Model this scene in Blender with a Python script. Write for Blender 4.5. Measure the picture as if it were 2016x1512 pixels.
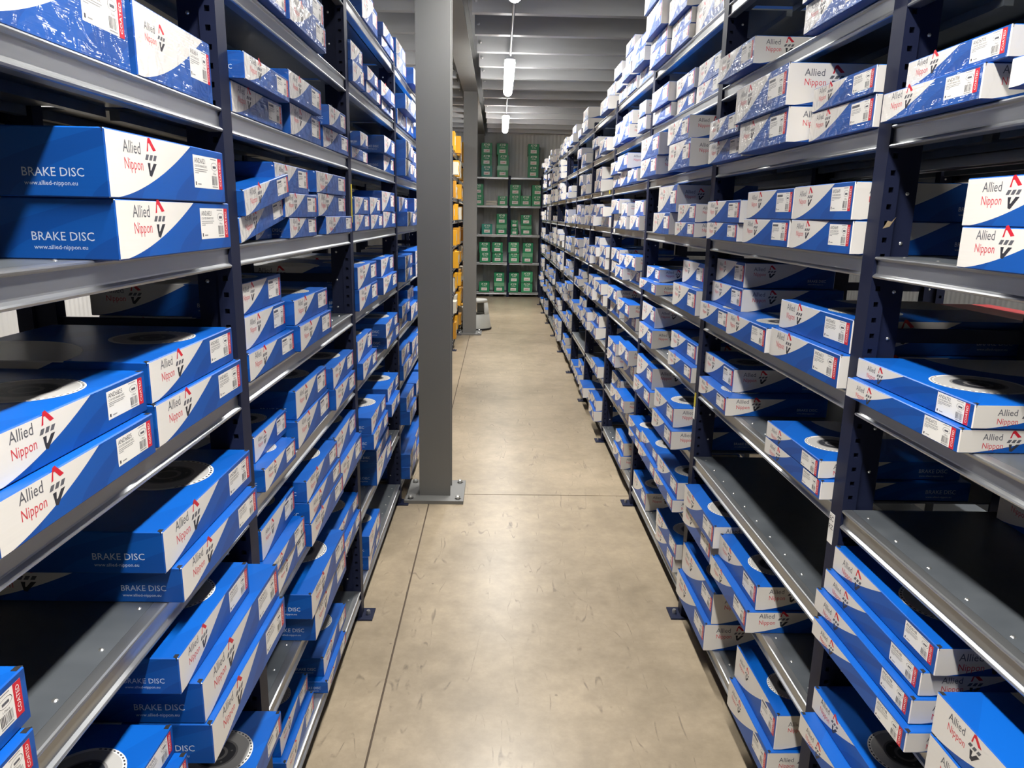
import bpy, bmesh, math, random
from mathutils import Matrix, Vector

for o in list(bpy.data.objects):
    bpy.data.objects.remove(o, do_unlink=True)
SC = bpy.context.scene
COL = SC.collection
R = math.radians

# ------------------------------------------------------------------ camera
F_PX, YAW, PITCH, ROLL, CAM_H = 1434.69, .0220, .2275, -.0197, 1.612
cam_d = bpy.data.cameras.new('camera')
cam_d.sensor_width = 36.0
cam_d.lens = F_PX / 2016 * 36.0
cam_d.clip_start = .02
cam_d.clip_end = 100
cam = bpy.data.objects.new('camera', cam_d)
COL.objects.link(cam)


def cam_axes():
    cy, sy, cp, sp, cr, sr = math.cos(YAW), math.sin(YAW), math.cos(PITCH), math.sin(PITCH), math.cos(ROLL), math.sin(ROLL)
    x = Vector((cy, -sy, 0))
    y = Vector((sy, cy, 0))
    z = Vector((0, 0, 1))
    fw = cp * y - sp * z
    up = sp * y + cp * z
    return cr * x - sr * up, sr * x + cr * up, fw


r_, u_, f_ = cam_axes()
M = Matrix(((r_.x, u_.x, -f_.x, 0), (r_.y, u_.y, -f_.y, 0), (r_.z, u_.z, -f_.z, CAM_H), (0, 0, 0, 1)))
cam.matrix_world = M
SC.camera = cam

# ------------------------------------------------------------------ world and exposure
W = bpy.data.worlds.new('world')
SC.world = W
W.use_nodes = True
W.node_tree.nodes['Background'].inputs[0].default_value = (.55, .58, .62, 1)
W.node_tree.nodes['Background'].inputs[1].default_value = .05
SC.view_settings.view_transform = 'Standard'
SC.view_settings.look = 'None'
SC.view_settings.gamma = 1
SC.view_settings.use_curve_mapping = False
SC.view_settings.exposure = 0.04
SC.cycles.max_bounces = 4
SC.cycles.use_adaptive_sampling = True
SC.cycles.adaptive_threshold = .04
SC.cycles.use_light_tree = False
SC.cycles.diffuse_bounces = 3
SC.cycles.glossy_bounces = 2
SC.cycles.transmission_bounces = 0
SC.cycles.volume_bounces = 0
SC.cycles.caustics_reflective = False
SC.cycles.caustics_refractive = False
LAMP_W = 52.0          # watts of each aisle lamp
LAMP_GLOW = 50.0       # brightness of the lamp tube itself

# ------------------------------------------------------------------ the plan of the place (metres)
AX, BX = .534, .7794               # rack fronts left and right of the camera's line
PITCH_Y, POST = 1.2, .051          # bay length, post width
YL, YR = 1.5396, 1.5671            # far edges of the first posts
LEV = [2.289, 2.016, 1.7575, 1.4985, 1.2025, .9375, .656, .396, .076]
RAIL_H = .045
DEPTH = .44
ORD = ['first', 'second', 'third', 'fourth', 'fifth', 'sixth', 'seventh', 'eighth', 'ninth', 'tenth', 'eleventh', 'twelfth']


# ------------------------------------------------------------------ helpers
def tag(o, label=None, cat=None, group=None, kind=None):
    if label: o['label'] = label
    if cat: o['category'] = cat
    if group: o['group'] = group
    if kind: o['kind'] = kind
    return o


def link(name, data, parent=None, loc=(0, 0, 0), rot=(0, 0, 0), scale=(1, 1, 1)):
    o = bpy.data.objects.new(name, data)
    COL.objects.link(o)
    o.parent = parent
    o.location = loc
    o.rotation_euler = rot
    o.scale = scale
    return o


class MB:
    def __init__(s):
        s.v, s.f, s.m, s.uv, s.sm = [], [], [], {}, set()

    def face(s, pts, mat=0, uv=None):
        b = len(s.v)
        s.v.extend(pts)
        s.f.append(tuple(range(b, b + len(pts))))
        s.m.append(mat)
        if uv: s.uv[len(s.f) - 1] = uv

    def box(s, x0, x1, y0, y1, z0, z1, mat=0):
        b = len(s.v)
        s.v += [(x0, y0, z0), (x1, y0, z0), (x1, y1, z0), (x0, y1, z0), (x0, y0, z1), (x1, y0, z1), (x1, y1, z1), (x0, y1, z1)]
        for q in ((0, 3, 2, 1), (4, 5, 6, 7), (0, 1, 5, 4), (1, 2, 6, 5), (2, 3, 7, 6), (3, 0, 4, 7)):
            s.f.append(tuple(b + i for i in q))
            s.m.append(mat)

    def prism(s, prof, a0, a1, axis='x', mat=0):
        # prof: closed loop of (p, q); axis x: (y, z), axis y: (x, z), axis z: (x, y)
        def P(p, q, a):
            return (a, p, q) if axis == 'x' else (p, a, q) if axis == 'y' else (p, q, a)
        b = len(s.v)
        n = len(prof)
        s.v += [P(p, q, a0) for p, q in prof] + [P(p, q, a1) for p, q in prof]
        for i in range(n):
            j = (i + 1) % n
            s.f.append((b + i, b + j, b + n + j, b + n + i))
            s.m.append(mat)
        s.f.append(tuple(b + i for i in range(n))[::-1]); s.m.append(mat)
        s.f.append(tuple(b + n + i for i in range(n))); s.m.append(mat)

    def lathe(s, prof, n=16, c=(0, 0, 0), mat=0, a0=0, a1=2 * math.pi, smooth=True):
        b = len(s.v)
        full = abs(a1 - a0 - 2 * math.pi) < 1e-6
        k = n if full else n + 1
        for i in range(k):
            a = a0 + (a1 - a0) * i / n
            for r, z in prof:
                s.v.append((c[0] + r * math.cos(a), c[1] + r * math.sin(a), c[2] + z))
        m = len(prof)
        for i in range(n):
            j = (i + 1) % k
            for q in range(m - 1):
                s.f.append((b + i * m + q, b + j * m + q, b + j * m + q + 1, b + i * m + q + 1))
                s.m.append(mat)
                if smooth: s.sm.add(len(s.f) - 1)

    def mesh(s, name, mats):
        me = bpy.data.meshes.new(name)
        me.from_pydata(s.v, [], s.f)
        for m in mats: me.materials.append(m)
        for i, p in enumerate(me.polygons):
            p.material_index = s.m[i]
            p.use_smooth = i in s.sm
        if s.uv:
            L = me.uv_layers.new(name='UVMap')
            for fi, uv in s.uv.items():
                for li, c in zip(me.polygons[fi].loop_indices, uv): L.data[li].uv = c
        me.update()
        return me

    def fix(s, name, mats):
        me = s.mesh(name, mats)
        bm = bmesh.new(); bm.from_mesh(me)
        bmesh.ops.remove_doubles(bm, verts=bm.verts, dist=1e-5)
        bmesh.ops.recalc_face_normals(bm, faces=bm.faces)
        bm.to_mesh(me); bm.free()
        return me


# ------------------------------------------------------------------ materials
class NT:
    def __init__(s, name):
        s.mat = bpy.data.materials.new(name)
        s.mat.use_nodes = True
        s.t = s.mat.node_tree
        s.p = s.t.nodes['Principled BSDF']

    def n(s, typ, **kw):
        x = s.t.nodes.new(typ)
        for k, v in kw.items():
            if k.startswith('i_'):
                key = k[2:]
                x.inputs[int(key) if key.isdigit() else key.replace('_', ' ')].default_value = v
            else: setattr(x, k, v)
        return x

    def l(s, a, b): s.t.links.new(a, b)

    def math(s, op, a, b=None, c=None):
        x = s.n('ShaderNodeMath', operation=op)
        for i, v in enumerate((a, b, c)):
            if v is None: continue
            if isinstance(v, (int, float)): x.inputs[i].default_value = v
            else: s.l(v, x.inputs[i])
        return x.outputs[0]

    def mix(s, fac, a, b):
        x = s.n('ShaderNodeMix', data_type='RGBA')
        for k, v in ((0, fac), (6, a), (7, b)):
            if isinstance(v, (int, float)): x.inputs[k].default_value = v
            elif isinstance(v, tuple): x.inputs[k].default_value = v
            else: s.l(v, x.inputs[k])
        return x.outputs[2]

    def set(s, **kw):
        for k, v in kw.items():
            i = s.p.inputs[k.replace('_', ' ')]
            if hasattr(v, 'is_output'): s.l(v, i)
            else: i.default_value = v
        return s.mat


def c4(r, g, b): return (r, g, b, 1)


def srgb(r, g, b):
    f = lambda c: (c / 255 / 12.92) if c / 255 <= .04045 else ((c / 255 + .055) / 1.055) ** 2.4
    return (f(r), f(g), f(b), 1)


def plain(name, col, rough=.5, metal=0, spec=.5):
    t = NT(name)
    t.set(Base_Color=col, Roughness=rough, Metallic=metal, Specular_IOR_Level=spec)
    return t.mat


def steel(name, c0, c1, r0, r1, metal, sx, sy, sz, bump=.0, spec=.5):
    t = NT(name)
    t.set(Specular_IOR_Level=spec)
    tc = t.n('ShaderNodeTexCoord')
    mp = t.n('ShaderNodeMapping', i_Scale=(sx, sy, sz)); t.l(tc.outputs['Object'], mp.inputs[0])
    nz = t.n('ShaderNodeTexNoise', i_Scale=1.0, i_Detail=2.0, i_Roughness=.65); t.l(mp.outputs[0], nz.inputs['Vector'])
    t.set(Base_Color=t.mix(nz.outputs[0], c0, c1), Metallic=metal,
          Roughness=t.math('MULTIPLY_ADD', nz.outputs[0], r1 - r0, r0))
    if bump:
        b = t.n('ShaderNodeBump', i_Strength=bump, i_Distance=.001); t.l(nz.outputs[0], b.inputs['Height'])
        t.set(Normal=b.outputs[0])
    return t.mat


BLUE = srgb(8, 80, 164)
BLUE_D = srgb(6, 68, 146)
WHITE = srgb(236, 232, 226)


def carton_side(name, wrapped):
    t = NT(name)
    uv = t.n('ShaderNodeUVMap')
    sp = t.n('ShaderNodeSeparateXYZ'); t.l(uv.outputs[0], sp.inputs[0])
    u, v = sp.outputs[0], sp.outputs[1]
    vb = t.math('POWER', t.math('DIVIDE', t.math('MAXIMUM', u, 0.0), .60), 1.6)
    white = t.math('GREATER_THAN', v, vb)
    # faint printed bands that sweep through the blue
    band = t.math('SINE', t.math('ADD', t.math('MULTIPLY', u, 15.0), t.math('MULTIPLY', t.math('POWER', v, 1.6), -7.0)))
    band = t.math('GREATER_THAN', band, .25)
    blue = t.mix(t.math('MULTIPLY', band, .8), BLUE, BLUE_D)
    tc = t.n('ShaderNodeTexCoord')
    nz = t.n('ShaderNodeTexNoise', i_Scale=9.0, i_Detail=1.0); t.l(tc.outputs['Object'], nz.inputs['Vector'])
    wh = t.mix(nz.outputs[0], srgb(232, 228, 221), srgb(220, 215, 207))
    col = t.mix(white, blue, wh)
    t.set(Base_Color=col)
    mp = t.n('ShaderNodeMapping', i_Scale=(1.0, 1.0, 130.0) if not wrapped else (1, 1, 1)); t.l(tc.outputs['Object'], mp.inputs[0])
    if wrapped:
        n2 = t.n('ShaderNodeTexNoise', i_Scale=24.0, i_Detail=1.0, i_Distortion=1.6); t.l(mp.outputs[0], n2.inputs['Vector'])
        mp2 = t.n('ShaderNodeMapping', i_Scale=(3.0, 3.0, 260.0)); t.l(tc.outputs['Object'], mp2.inputs[0])
        n3 = t.n('ShaderNodeTexNoise', i_Scale=1.0, i_Detail=1.0); t.l(mp2.outputs[0], n3.inputs['Vector'])
        hsum = t.math('ADD', n2.outputs[0], t.math('MULTIPLY', n3.outputs[0], .25))
        b = t.n('ShaderNodeBump', i_Strength=.8, i_Distance=.010); t.l(hsum, b.inputs['Height'])
        t.set(Coat_Weight=.65, Coat_Roughness=.10, Coat_Normal=b.outputs[0], Roughness=.5)
    else:
        n2 = t.n('ShaderNodeTexNoise', i_Scale=1.0, i_Detail=1.0); t.l(mp.outputs[0], n2.inputs['Vector'])
        b = t.n('ShaderNodeBump', i_Strength=.10, i_Distance=.002); t.l(n2.outputs[0], b.inputs['Height'])
        t.set(Roughness=.42, Normal=b.outputs[0], Specular_IOR_Level=.45)
    return t.mat


def carton_top(name):
    t = NT(name)
    uv = t.n('ShaderNodeUVMap')
    sp = t.n('ShaderNodeSeparateXYZ'); t.l(uv.outputs[0], sp.inputs[0])
    u, v = sp.outputs[0], sp.outputs[1]
    d = t.math('ADD', t.math('POWER', t.math('DIVIDE', t.math('SUBTRACT', u, .02), .46), 2.0),
               t.math('POWER', t.math('DIVIDE', t.math('SUBTRACT', v, .78), .42), 2.0))
    white = t.math('LESS_THAN', d, 1.0)
    band = t.math('SINE', t.math('ADD', t.math('MULTIPLY', u, 9.0), t.math('MULTIPLY', v, 12.0)))
    band = t.math('GREATER_THAN', band, .35)
    blue = t.mix(t.math('MULTIPLY', band, .6), srgb(4, 88, 178), srgb(3, 78, 163))  # brighter blue than the sides: light falling on the tops is painted in
    t.set(Base_Color=t.mix(white, blue, WHITE), Roughness=.4)
    return t.mat


MT = {}
MT['side'] = carton_side('printed_carton_side', False)
MT['side_film'] = carton_side('printed_carton_side_in_film', True)
MT['top'] = carton_top('printed_carton_top')
MT['under'] = plain('carton_blue', BLUE_D, .5)
MT['label'] = plain('label_paper', srgb(238, 235, 228), .45)
MT['red'] = plain('print_red', srgb(205, 32, 50), .45)
MT['nippon'] = plain('print_nippon_red', srgb(206, 70, 78), .5)
MT['ink'] = plain('print_ink', srgb(45, 45, 52), .5)
MT['grey_ink'] = plain('print_grey', srgb(92, 92, 98), .5)
MT['fine_ink'] = plain('print_fine_grey', srgb(150, 148, 146), .5)
MT['silver'] = plain('print_silver', srgb(198, 207, 222), .45)
MT['gap'] = plain('carton_gap_shade', srgb(24, 20, 18), .8)
MT['disc_grey'] = plain('print_disc_grey', srgb(172, 170, 166), .4)
MT['disc_mid'] = plain('print_disc_mid', srgb(120, 118, 116), .4)
MT['disc_dark'] = plain('print_disc_dark', srgb(44, 46, 52), .4)
MT['disc_rim'] = plain('print_disc_rim', srgb(222, 220, 214), .4)
MT['navy'] = steel('navy_painted_steel', c4(.008, .0115, .034), c4(.012, .016, .042), .42, .58, 0, 6, 6, 6, 0, .22)
MT['zinc'] = steel('zinc_rail', c4(.40, .42, .44), c4(.56, .57, .57), .26, .42, .9, 3, 40, 60, .03)
MT['zinc_deck'] = steel('zinc_deck', c4(.13, .15, .172), c4(.23, .25, .268), .28, .5, .65, 14, 7, 4, .04)
MT['bolt'] = plain('bolt_zinc', c4(.62, .62, .6), .3, .9)
MT['column'] = steel('grey_column_paint', c4(.165, .165, .157), c4(.19, .188, .18), .45, .6, 0, 4, 4, 2, .02)
MT['joist'] = steel('galvanised_joist', c4(.42, .425, .43), c4(.58, .585, .585), .36, .5, .25, 1.5, 8, 8)
MT['deck_sheet'] = plain('ceiling_deck_sheet', c4(.2, .2, .205), .5, .3)
MT['white_plastic'] = plain('lamp_white', c4(.7, .7, .7), .4)
MT['conduit'] = plain('conduit_grey', c4(.35, .35, .36), .4, .4)
MT['black'] = plain('black_rubber', c4(.012, .012, .013), .6)
MT['stool'] = plain('stool_grey', c4(.48, .48, .44), .45)
MT['green'] = plain('carton_green', srgb(34, 138, 92), .45)
MT['green2'] = plain('carton_green_light', srgb(60, 158, 108), .45)
MT['teal'] = plain('carton_teal', srgb(44, 146, 128), .45)
MT['tape'] = plain('packing_tape_pale', srgb(120, 180, 140), .25)
MT['offwhite'] = plain('print_white', srgb(236, 238, 228), .5)
MT['yellow'] = plain('carton_yellow', srgb(226, 164, 34), .5)
MT['yellow2'] = plain('carton_amber', srgb(198, 140, 40), .5)
MT['carton_white'] = plain('carton_white', srgb(215, 208, 190), .5)
MT['navy_box'] = plain('carton_navy', srgb(38, 44, 100), .5)
MT['red_box'] = plain('carton_red', srgb(176, 40, 46), .5)
MT['tag_yellow'] = plain('tag_yellow', srgb(214, 196, 40), .45)
MT['kraft'] = plain('kraft_paper', srgb(150, 132, 104), .8)


def emit(name, col, k):
    t = NT(name)
    t.set(Base_Color=c4(.8, .8, .8), Emission_Color=col, Emission_Strength=k)
    return t.mat


MT['glow'] = emit('lamp_diffuser', c4(1, .98, .95), LAMP_GLOW)


def concrete():
    t = NT('floor_concrete')
    tc = t.n('ShaderNodeTexCoord')
    P = tc.outputs['Object']
    n1 = t.n('ShaderNodeTexNoise', i_Scale=1.3, i_Detail=4.0, i_Roughness=.62); t.l(P, n1.inputs['Vector'])
    n2 = t.n('ShaderNodeTexNoise', i_Scale=9.0, i_Detail=5.0, i_Roughness=.68); t.l(P, n2.inputs['Vector'])
    n3 = t.n('ShaderNodeTexNoise', i_Scale=38.0, i_Detail=4.0, i_Roughness=.7); t.l(P, n3.inputs['Vector'])
    k = t.math('ADD', t.math('MULTIPLY', n1.outputs[0], .6), t.math('MULTIPLY', n2.outputs[0], .4))
    rp = t.n('ShaderNodeMapRange', i_1=.34, i_2=.64); t.l(k, rp.inputs[0])
    col = t.mix(rp.outputs[0], srgb(140, 127, 106), srgb(188, 171, 145))
    col = t.mix(t.math('MULTIPLY', n3.outputs[0], .42), col, srgb(120, 108, 90))
    # scratches and trolley scuffs: thin dark lines in a few patches
    for rot, sc, off in ((.35, (2.2, .35, 1.0), .5), (-.9, (1.6, .3, 1.0), .47)):
        mp = t.n('ShaderNodeMapping', i_Scale=sc, i_Rotation=(0, 0, rot)); t.l(P, mp.inputs[0])
        n4 = t.n('ShaderNodeTexNoise', i_Scale=2.0, i_Detail=3.0, i_Roughness=.5); t.l(mp.outputs[0], n4.inputs['Vector'])
        dl = t.math('ABSOLUTE', t.math('SUBTRACT', n4.outputs[0], off))
        r4 = t.n('ShaderNodeMapRange', i_1=.005, i_2=.0015); t.l(dl, r4.inputs[0])
        mk = t.n('ShaderNodeMapRange', i_1=.50, i_2=.62); t.l(n2.outputs[0], mk.inputs[0])
        col = t.mix(t.math('MULTIPLY', t.math('MULTIPLY', r4.outputs[0], mk.outputs[0]), .55), col, srgb(80, 72, 62))
    n5 = t.n('ShaderNodeTexVoronoi', i_Scale=5.0, feature='F1'); t.l(P, n5.inputs['Vector'])
    sp = t.math('LESS_THAN', n5.outputs['Distance'], .03)
    col = t.mix(t.math('MULTIPLY', sp, .5), col, srgb(70, 60, 50))
    t.set(Base_Color=col, Roughness=.31, Specular_IOR_Level=.5)
    b = t.n('ShaderNodeBump', i_Strength=.10, i_Distance=.003); t.l(n2.outputs[0], b.inputs['Height'])
    t.set(Normal=b.outputs[0])
    return t.mat


MT['concrete'] = concrete()
MT['joint'] = plain('floor_joint_filler', srgb(84, 72, 60), .9)


def panel_wall():
    t = NT('ribbed_wall_panel')
    tc = t.n('ShaderNodeTexCoord')
    sp = t.n('ShaderNodeSeparateXYZ'); t.l(tc.outputs['Object'], sp.inputs[0])
    w = t.math('SINE', t.math('MULTIPLY', t.math('ADD', sp.outputs[0], sp.outputs[1]), 84.0))
    nz = t.n('ShaderNodeTexNoise', i_Scale=2.0, i_Detail=4.0); t.l(tc.outputs['Object'], nz.inputs['Vector'])
    b = t.n('ShaderNodeBump', i_Strength=.5, i_Distance=.006); t.l(w, b.inputs['Height'])
    t.set(Base_Color=t.mix(nz.outputs[0], c4(.74, .74, .735), c4(.84, .84, .83)), Roughness=.42, Metallic=0.0, Normal=b.outputs[0])
    return t.mat


MT['panel'] = panel_wall()

# ------------------------------------------------------------------ the room
X0, X1, Y0, Y1, ZC = -4.2, 4.6, -3.6, 15.3, 3.40
fl = MB(); fl.box(X0, X1, Y0, Y1, -.08, -.006)
floor = link('floor', fl.mesh('floor', [MT['joint']])); tag(floor, kind='structure')
JX, JY, G = -.375, 4.055, .0035
for (xa, xb, ya, yb) in ((X0, JX - G, Y0, JY - G), (JX + G, X1, Y0, JY - G), (X0, JX - G, JY + G, 10.06), (JX + G, X1, JY + G, 10.06),
                         (X0, JX - G, 10.067, Y1), (JX + G, X1, 10.067, Y1)):
    m = MB(); m.box(xa, xb, ya, yb, -.04, 0)
    link('concrete_slab', m.mesh('concrete_slab', [MT['concrete']]), floor)


def wall(name, x0, x1, y0, y1, z0, z1, step=1.0):
    m = MB(); m.box(x0, x1, y0, y1, z0, z1)
    w = tag(link(name, m.mesh(name, [MT['panel']])), kind='structure')
    return w


wall('wall_left', X0 - .12, X0, Y0, Y1, 0, ZC)
wall('wall_right', X1, X1 + .12, Y0, Y1, 0, ZC)
wall('wall_front', X0, X1, Y0 - .12, Y0, 0, ZC)
wb = MB(); wb.box(X0, X1, Y1 + .03, Y1 + .12, 0, ZC)
wall_back = tag(link('wall_back', wb.mesh('wall_back', [MT['panel']])), kind='structure')
xx = X0
pm = MB(); pm.box(.003, 1.097, 0, .03, 0, ZC); pm = pm.mesh('wall_panel', [MT['panel']])
while xx < X1 - .1:
    link('wall_panel', pm, wall_back, (xx, Y1, 0)); xx += 1.1

cm = MB(); cm.box(X0, X1, Y0, Y1, ZC, ZC + .03)
ceiling = tag(link('ceiling', cm.mesh('ceiling', [MT['deck_sheet']])), kind='structure')


def joist_mesh(x0, x1):
    m = MB()
    zb, h, fw = 3.155, .243, .072
    m.prism([(0, zb), (fw, zb), (fw, zb + .018), (fw - .003, zb + .018), (fw - .003, zb + .003), (.003, zb + .003), (.003, zb + h - .003),
             (fw, zb + h - .003), (fw, zb + h), (0, zb + h)], x0, x1, 'x')
    return m.fix('joist', [MT['joist']])


jr, jl = joist_mesh(-.235, X1), joist_mesh(X0, -.515)
bm_ = MB(); bm_.lathe([(0, -.014), (.013, -.014), (.015, -.008), (.015, 0)], 8); bolt_y = bm_.mesh('bolt', [MT['bolt']])
k = -13
while True:
    y = 6.22 + .7065 * k
    if y > Y1 - .1: break
    if y > Y0:
        for me, bx in ((jr, -.205), (jl, -.55)):
            j = link('joist', me, ceiling, (0, y, 0))
            if 4 < y:
                link('bolt', bolt_y, j, (bx, 0, 3.24), (R(-90), 0, 0))
                link('bolt', bolt_y, j, (bx, 0, 3.33), (R(-90), 0, 0))
    k += 1


def i_profile(w, d, tf, tw):
    a, b = w / 2, d / 2
    return [(-a, -b), (a, -b), (a, -b + tf), (tw / 2, -b + tf), (tw / 2, b - tf), (a, b - tf), (a, b), (-a, b), (-a, b - tf), (-tw / 2, b - tf), (-tw / 2, -b + tf), (-a, -b + tf)]


bz = MB(); bz.prism([(x - .388, z + 3.15 + .12) for x, z in i_profile(.19, .24, .012, .008)], Y0, Y1 - .01, 'y')
beam = tag(link('ceiling_beam', bz.fix('ceiling_beam', [MT['column']])), kind='structure')
tag(beam, 'long grey steel beam under the ceiling joists above the columns', 'beam')


def column(x, y, top, label, half=False):
    root = tag(link('steel_column', None, None, (x, y, 0)), label, 'column', 'steel columns in the aisle')
    m = MB(); m.prism(i_profile(.178, .171, .0095, .006), .02, top, 'z')
    link('shaft', m.fix('column_shaft', [MT['column']]), root)
    p = MB(); p.box(-.168, .168, -.168, .168, 0, .02)
    pl = link('base_plate', p.mesh('base_plate', [MT['column']]), root)
    b = MB(); b.lathe([(0, .018), (.010, .018), (.013, .014), (.013, 0), (.019, 0)], 6, smooth=False)
    bme = b.mesh('anchor_bolt', [MT['bolt']])
    for sx in (-.135, .135):
        for sy in (-.13, .13): link('anchor_bolt', bme, pl, (sx, sy, .02))
    return root


column(-.347, 4.066, 3.15, 'tall grey steel column standing nearest in the aisle by left rack')
column(-.385, 10.05, 3.15, 'farther grey steel column in front of the grey step stool')
column(-.395, 15.1, 3.15, 'grey steel column against the back wall behind green carton rack')


# ------------------------------------------------------------------ lamps
def lamp_meshes():
    n, w, h, L = 8, .05, .05, 1.75
    arc = [(w * math.cos(R(160 + 220 * i / n)), .012 + h * math.sin(R(160 + 220 * i / n))) for i in range(n + 1)]
    m = MB()
    m.prism(arc, -L / 2 + .03, L / 2 - .03, 'y')
    dif = m.fix('diffuser', [MT['glow']])
    b = MB()
    b.prism([(-w * .72, .03), (w * .72, .03), (w * .6, .055), (-w * .6, .055)], -L / 2, L / 2, 'y')
    body = b.fix('lamp_body', [MT['white_plastic']])
    e = MB()
    e.prism([(x * .9, z * .9) for x, z in arc], 0, .03, 'y')
    cap = e.fix('end_cap', [MT['glow']])
    return dif, body, cap, L


DIF, BODY, CAP, LL = lamp_meshes()


def lamp(x, y, z, label, watts, group):
    root = tag(link('tube_lamp', None, None, (x, y, z)), label, 'lamp', group)
    link('diffuser', DIF, root)
    link('lamp_body', BODY, root)
    link('end_cap', CAP, root, (0, -LL / 2, 0)); link('end_cap', CAP, root, (0, LL / 2 - .03, 0))
    h = MB(); h.box(-.004, .004, -.5, -.492, .05, ZC - z); h.box(-.004, .004, .492, .5, .05, ZC - z)
    link('hanger', h.mesh('hanger', [MT['conduit']]), root)
    ld = bpy.data.lights.new('lamp_light', 'AREA')
    ld.shape = 'RECTANGLE'; ld.size = .10; ld.size_y = LL - .1; ld.energy = watts; ld.spread = R(130); ld.color = (1, .975, .94)
    lo = link('lamp_light', ld, root, (0, 0, -.045))
    return root


LZ = 2.985
for y, lab in ((.42, 'tubular ceiling lamp hanging directly above the near end of the aisle'),
               (4.28, 'bright tubular ceiling lamp cut off by the top of the picture'),
               (8.1, 'bright tubular ceiling lamp in the middle of the aisle, second visible'),
               (12.0, 'small bright tubular ceiling lamp farthest down the aisle')):
    lamp(.082, y, LZ, lab, LAMP_W, 'tubular lamps over the aisle')
cd = MB()
cd.lathe([(.011, 0), (.011, 13.0)], 8)
for i in range(9): cd.lathe([(.017, 0), (.017, .03)], 8, (0, 0, .75 + i * 1.41))
tag(link('cable_conduit', cd.mesh('cable_conduit', [MT['conduit']]), None, (.09, 0, 3.13), (R(-90), 0, 0)),
    'thin grey cable conduit running under the joists between the lamps', 'conduit')
for x, y, lab in ((-2.35, 7.0, 'tubular lamp over the neighbouring aisle left of the beam'), (2.9, 2.2, 'tubular lamp over the neighbouring aisle behind the right rack')):
    lamp(x, y, LZ, lab, LAMP_W, 'tubular lamps over other aisles')


# ------------------------------------------------------------------ racks
def post_mesh(name, top, holes):
    m = MB()
    w, w2, d1, d2 = POST / 2, .0165, .031, .074
    # front face, recess and back as strips; the two hole bearing cheeks are cut into frames with pockets
    prof = [(-w, d1), (-w2, d1), (-w2, d2), (w2, d2), (w2, d1), (w, d1)]
    m.prism([(-w2, d1 - .012), (w2, d1 - .012), (w2, d2), (-w2, d2)], 0, top, 'z')
    m.face([(-w, 0, 0), (w, 0, 0), (w, 0, top), (-w, 0, top)])
    m.face([(-w, d1, 0), (-w, d1, top), (w, d1, top), (w, d1, 0)])
    m.face([(-w, 0, top), (w, 0, top), (w, d1, top), (-w, d1, top)])
    for s in (-1, 1):
        x = s * w
        if not holes:
            m.face([(x, 0, 0), (x, d1, 0), (x, d1, top), (x, 0, top)]); continue
        a, b, hh, pitch = .0105, .0205, .0105, .0333
        m.face([(x, 0, 0), (x, a, 0), (x, a, top), (x, 0, top)])
        m.face([(x, b, 0), (x, d1, 0), (x, d1, top), (x, b, top)])
        z = 0.0
        zc = .045
        while True:
            z1 = min(zc - hh / 2, top)
            m.face([(x, a, z), (x, b, z), (x, b, z1), (x, a, z1)])
            if z1 >= top: break
            z2 = zc + hh / 2
            xi = x - s * .012
            m.face([(xi, a, z1), (xi, b, z1), (xi, b, z2), (xi, a, z2)])
            m.face([(x, a, z1), (x, b, z1), (xi, b, z1), (xi, a, z1)])
            m.face([(x, a, z2), (x, b, z2), (xi, b, z2), (xi, a, z2)])
            m.face([(x, a, z1), (x, a, z2), (xi, a, z2), (xi, a, z1)])
            m.face([(x, b, z1), (x, b, z2), (xi, b, z2), (xi, b, z1)])
            z = z2; zc += pitch
            if zc > top - .02:
                m.face([(x, a, z), (x, b, z), (x, b, top), (x, a, top)]); break
        # round bolt heads on the recessed web
        for i in range(int(top / .1)):
            zz = .07 + i * .1
            m.lathe([(0, .002), (.0035, .0016), (.0042, 0)], 6, (0, 0, 0), 1, smooth=True)
            n = 6 * 3
            for q in range(len(m.v) - n, len(m.v)):
                px, py, pz = m.v[q]
                m.v[q] = (s * (w2 + pz), .055 + px, zz + py)
    return m.mesh(name, [MT['navy'], MT['bolt']])


TOP_Z = 2.37
POST_M = post_mesh('upright_post', TOP_Z, True)
POST_R = post_mesh('rear_post', TOP_Z, False)
_f = MB(); _f.box(-.045, .045, -.045, .085, 0, .006); FOOT_M = _f.mesh('foot_plate', [MT['navy']])
_f = MB(); _f.lathe([(0, .016), (.007, .016), (.009, .012), (.009, 0)], 6, smooth=False); FBOLT_M = _f.mesh('floor_bolt', [MT['bolt']])
SL = PITCH_Y - POST - .002


def rail_mesh():
    m = MB()
    # (y inward, z): rolled steel rail, proud lips along the top and bottom edges
    p = [(.022, .0448), (.004, .0448), (.0008, .0438), (0, .0415), (.0008, .039), (.006, .0365), (.0065, .034), (.0065, .0125), (.006, .010), (.001, .0065),
         (-.0005, .004), (.0008, .001), (.004, 0), (.026, 0), (.026, .0065), (.0245, .0065), (.0245, .002), (.010, .002), (.010, .038), (.022, .0415)]
    m.prism(p, 0, SL, 'x')
    return m.fix('front_rail', [MT['zinc']])


def deck_mesh():
    m = MB()
    m.box(0, SL, .0222, DEPTH - .0222, .0405, .0449)
    for y in (.05, DEPTH / 2, DEPTH - .07): m.box(0, SL, y, y + .02, .022, .0405)
    return m.mesh('shelf_deck', [MT['zinc_deck']])


def rivets_mesh():
    m = MB()
    n = 10
    for i in range(n): m.lathe([(0, .0024), (.0028, .0018), (.0045, 0)], 8, ((i + .4) * SL / n, .037, .0449))
    return m.mesh('rivet_row', [MT['bolt']])


RAIL_M, DECK_M, RIV_M = rail_mesh(), deck_mesh(), rivets_mesh()
_b = MB(); _b.box(-.004, .004, .074, DEPTH - .074, 0, .03); BRACE_M = _b.mesh('frame_tie', [MT['navy']])


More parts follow.
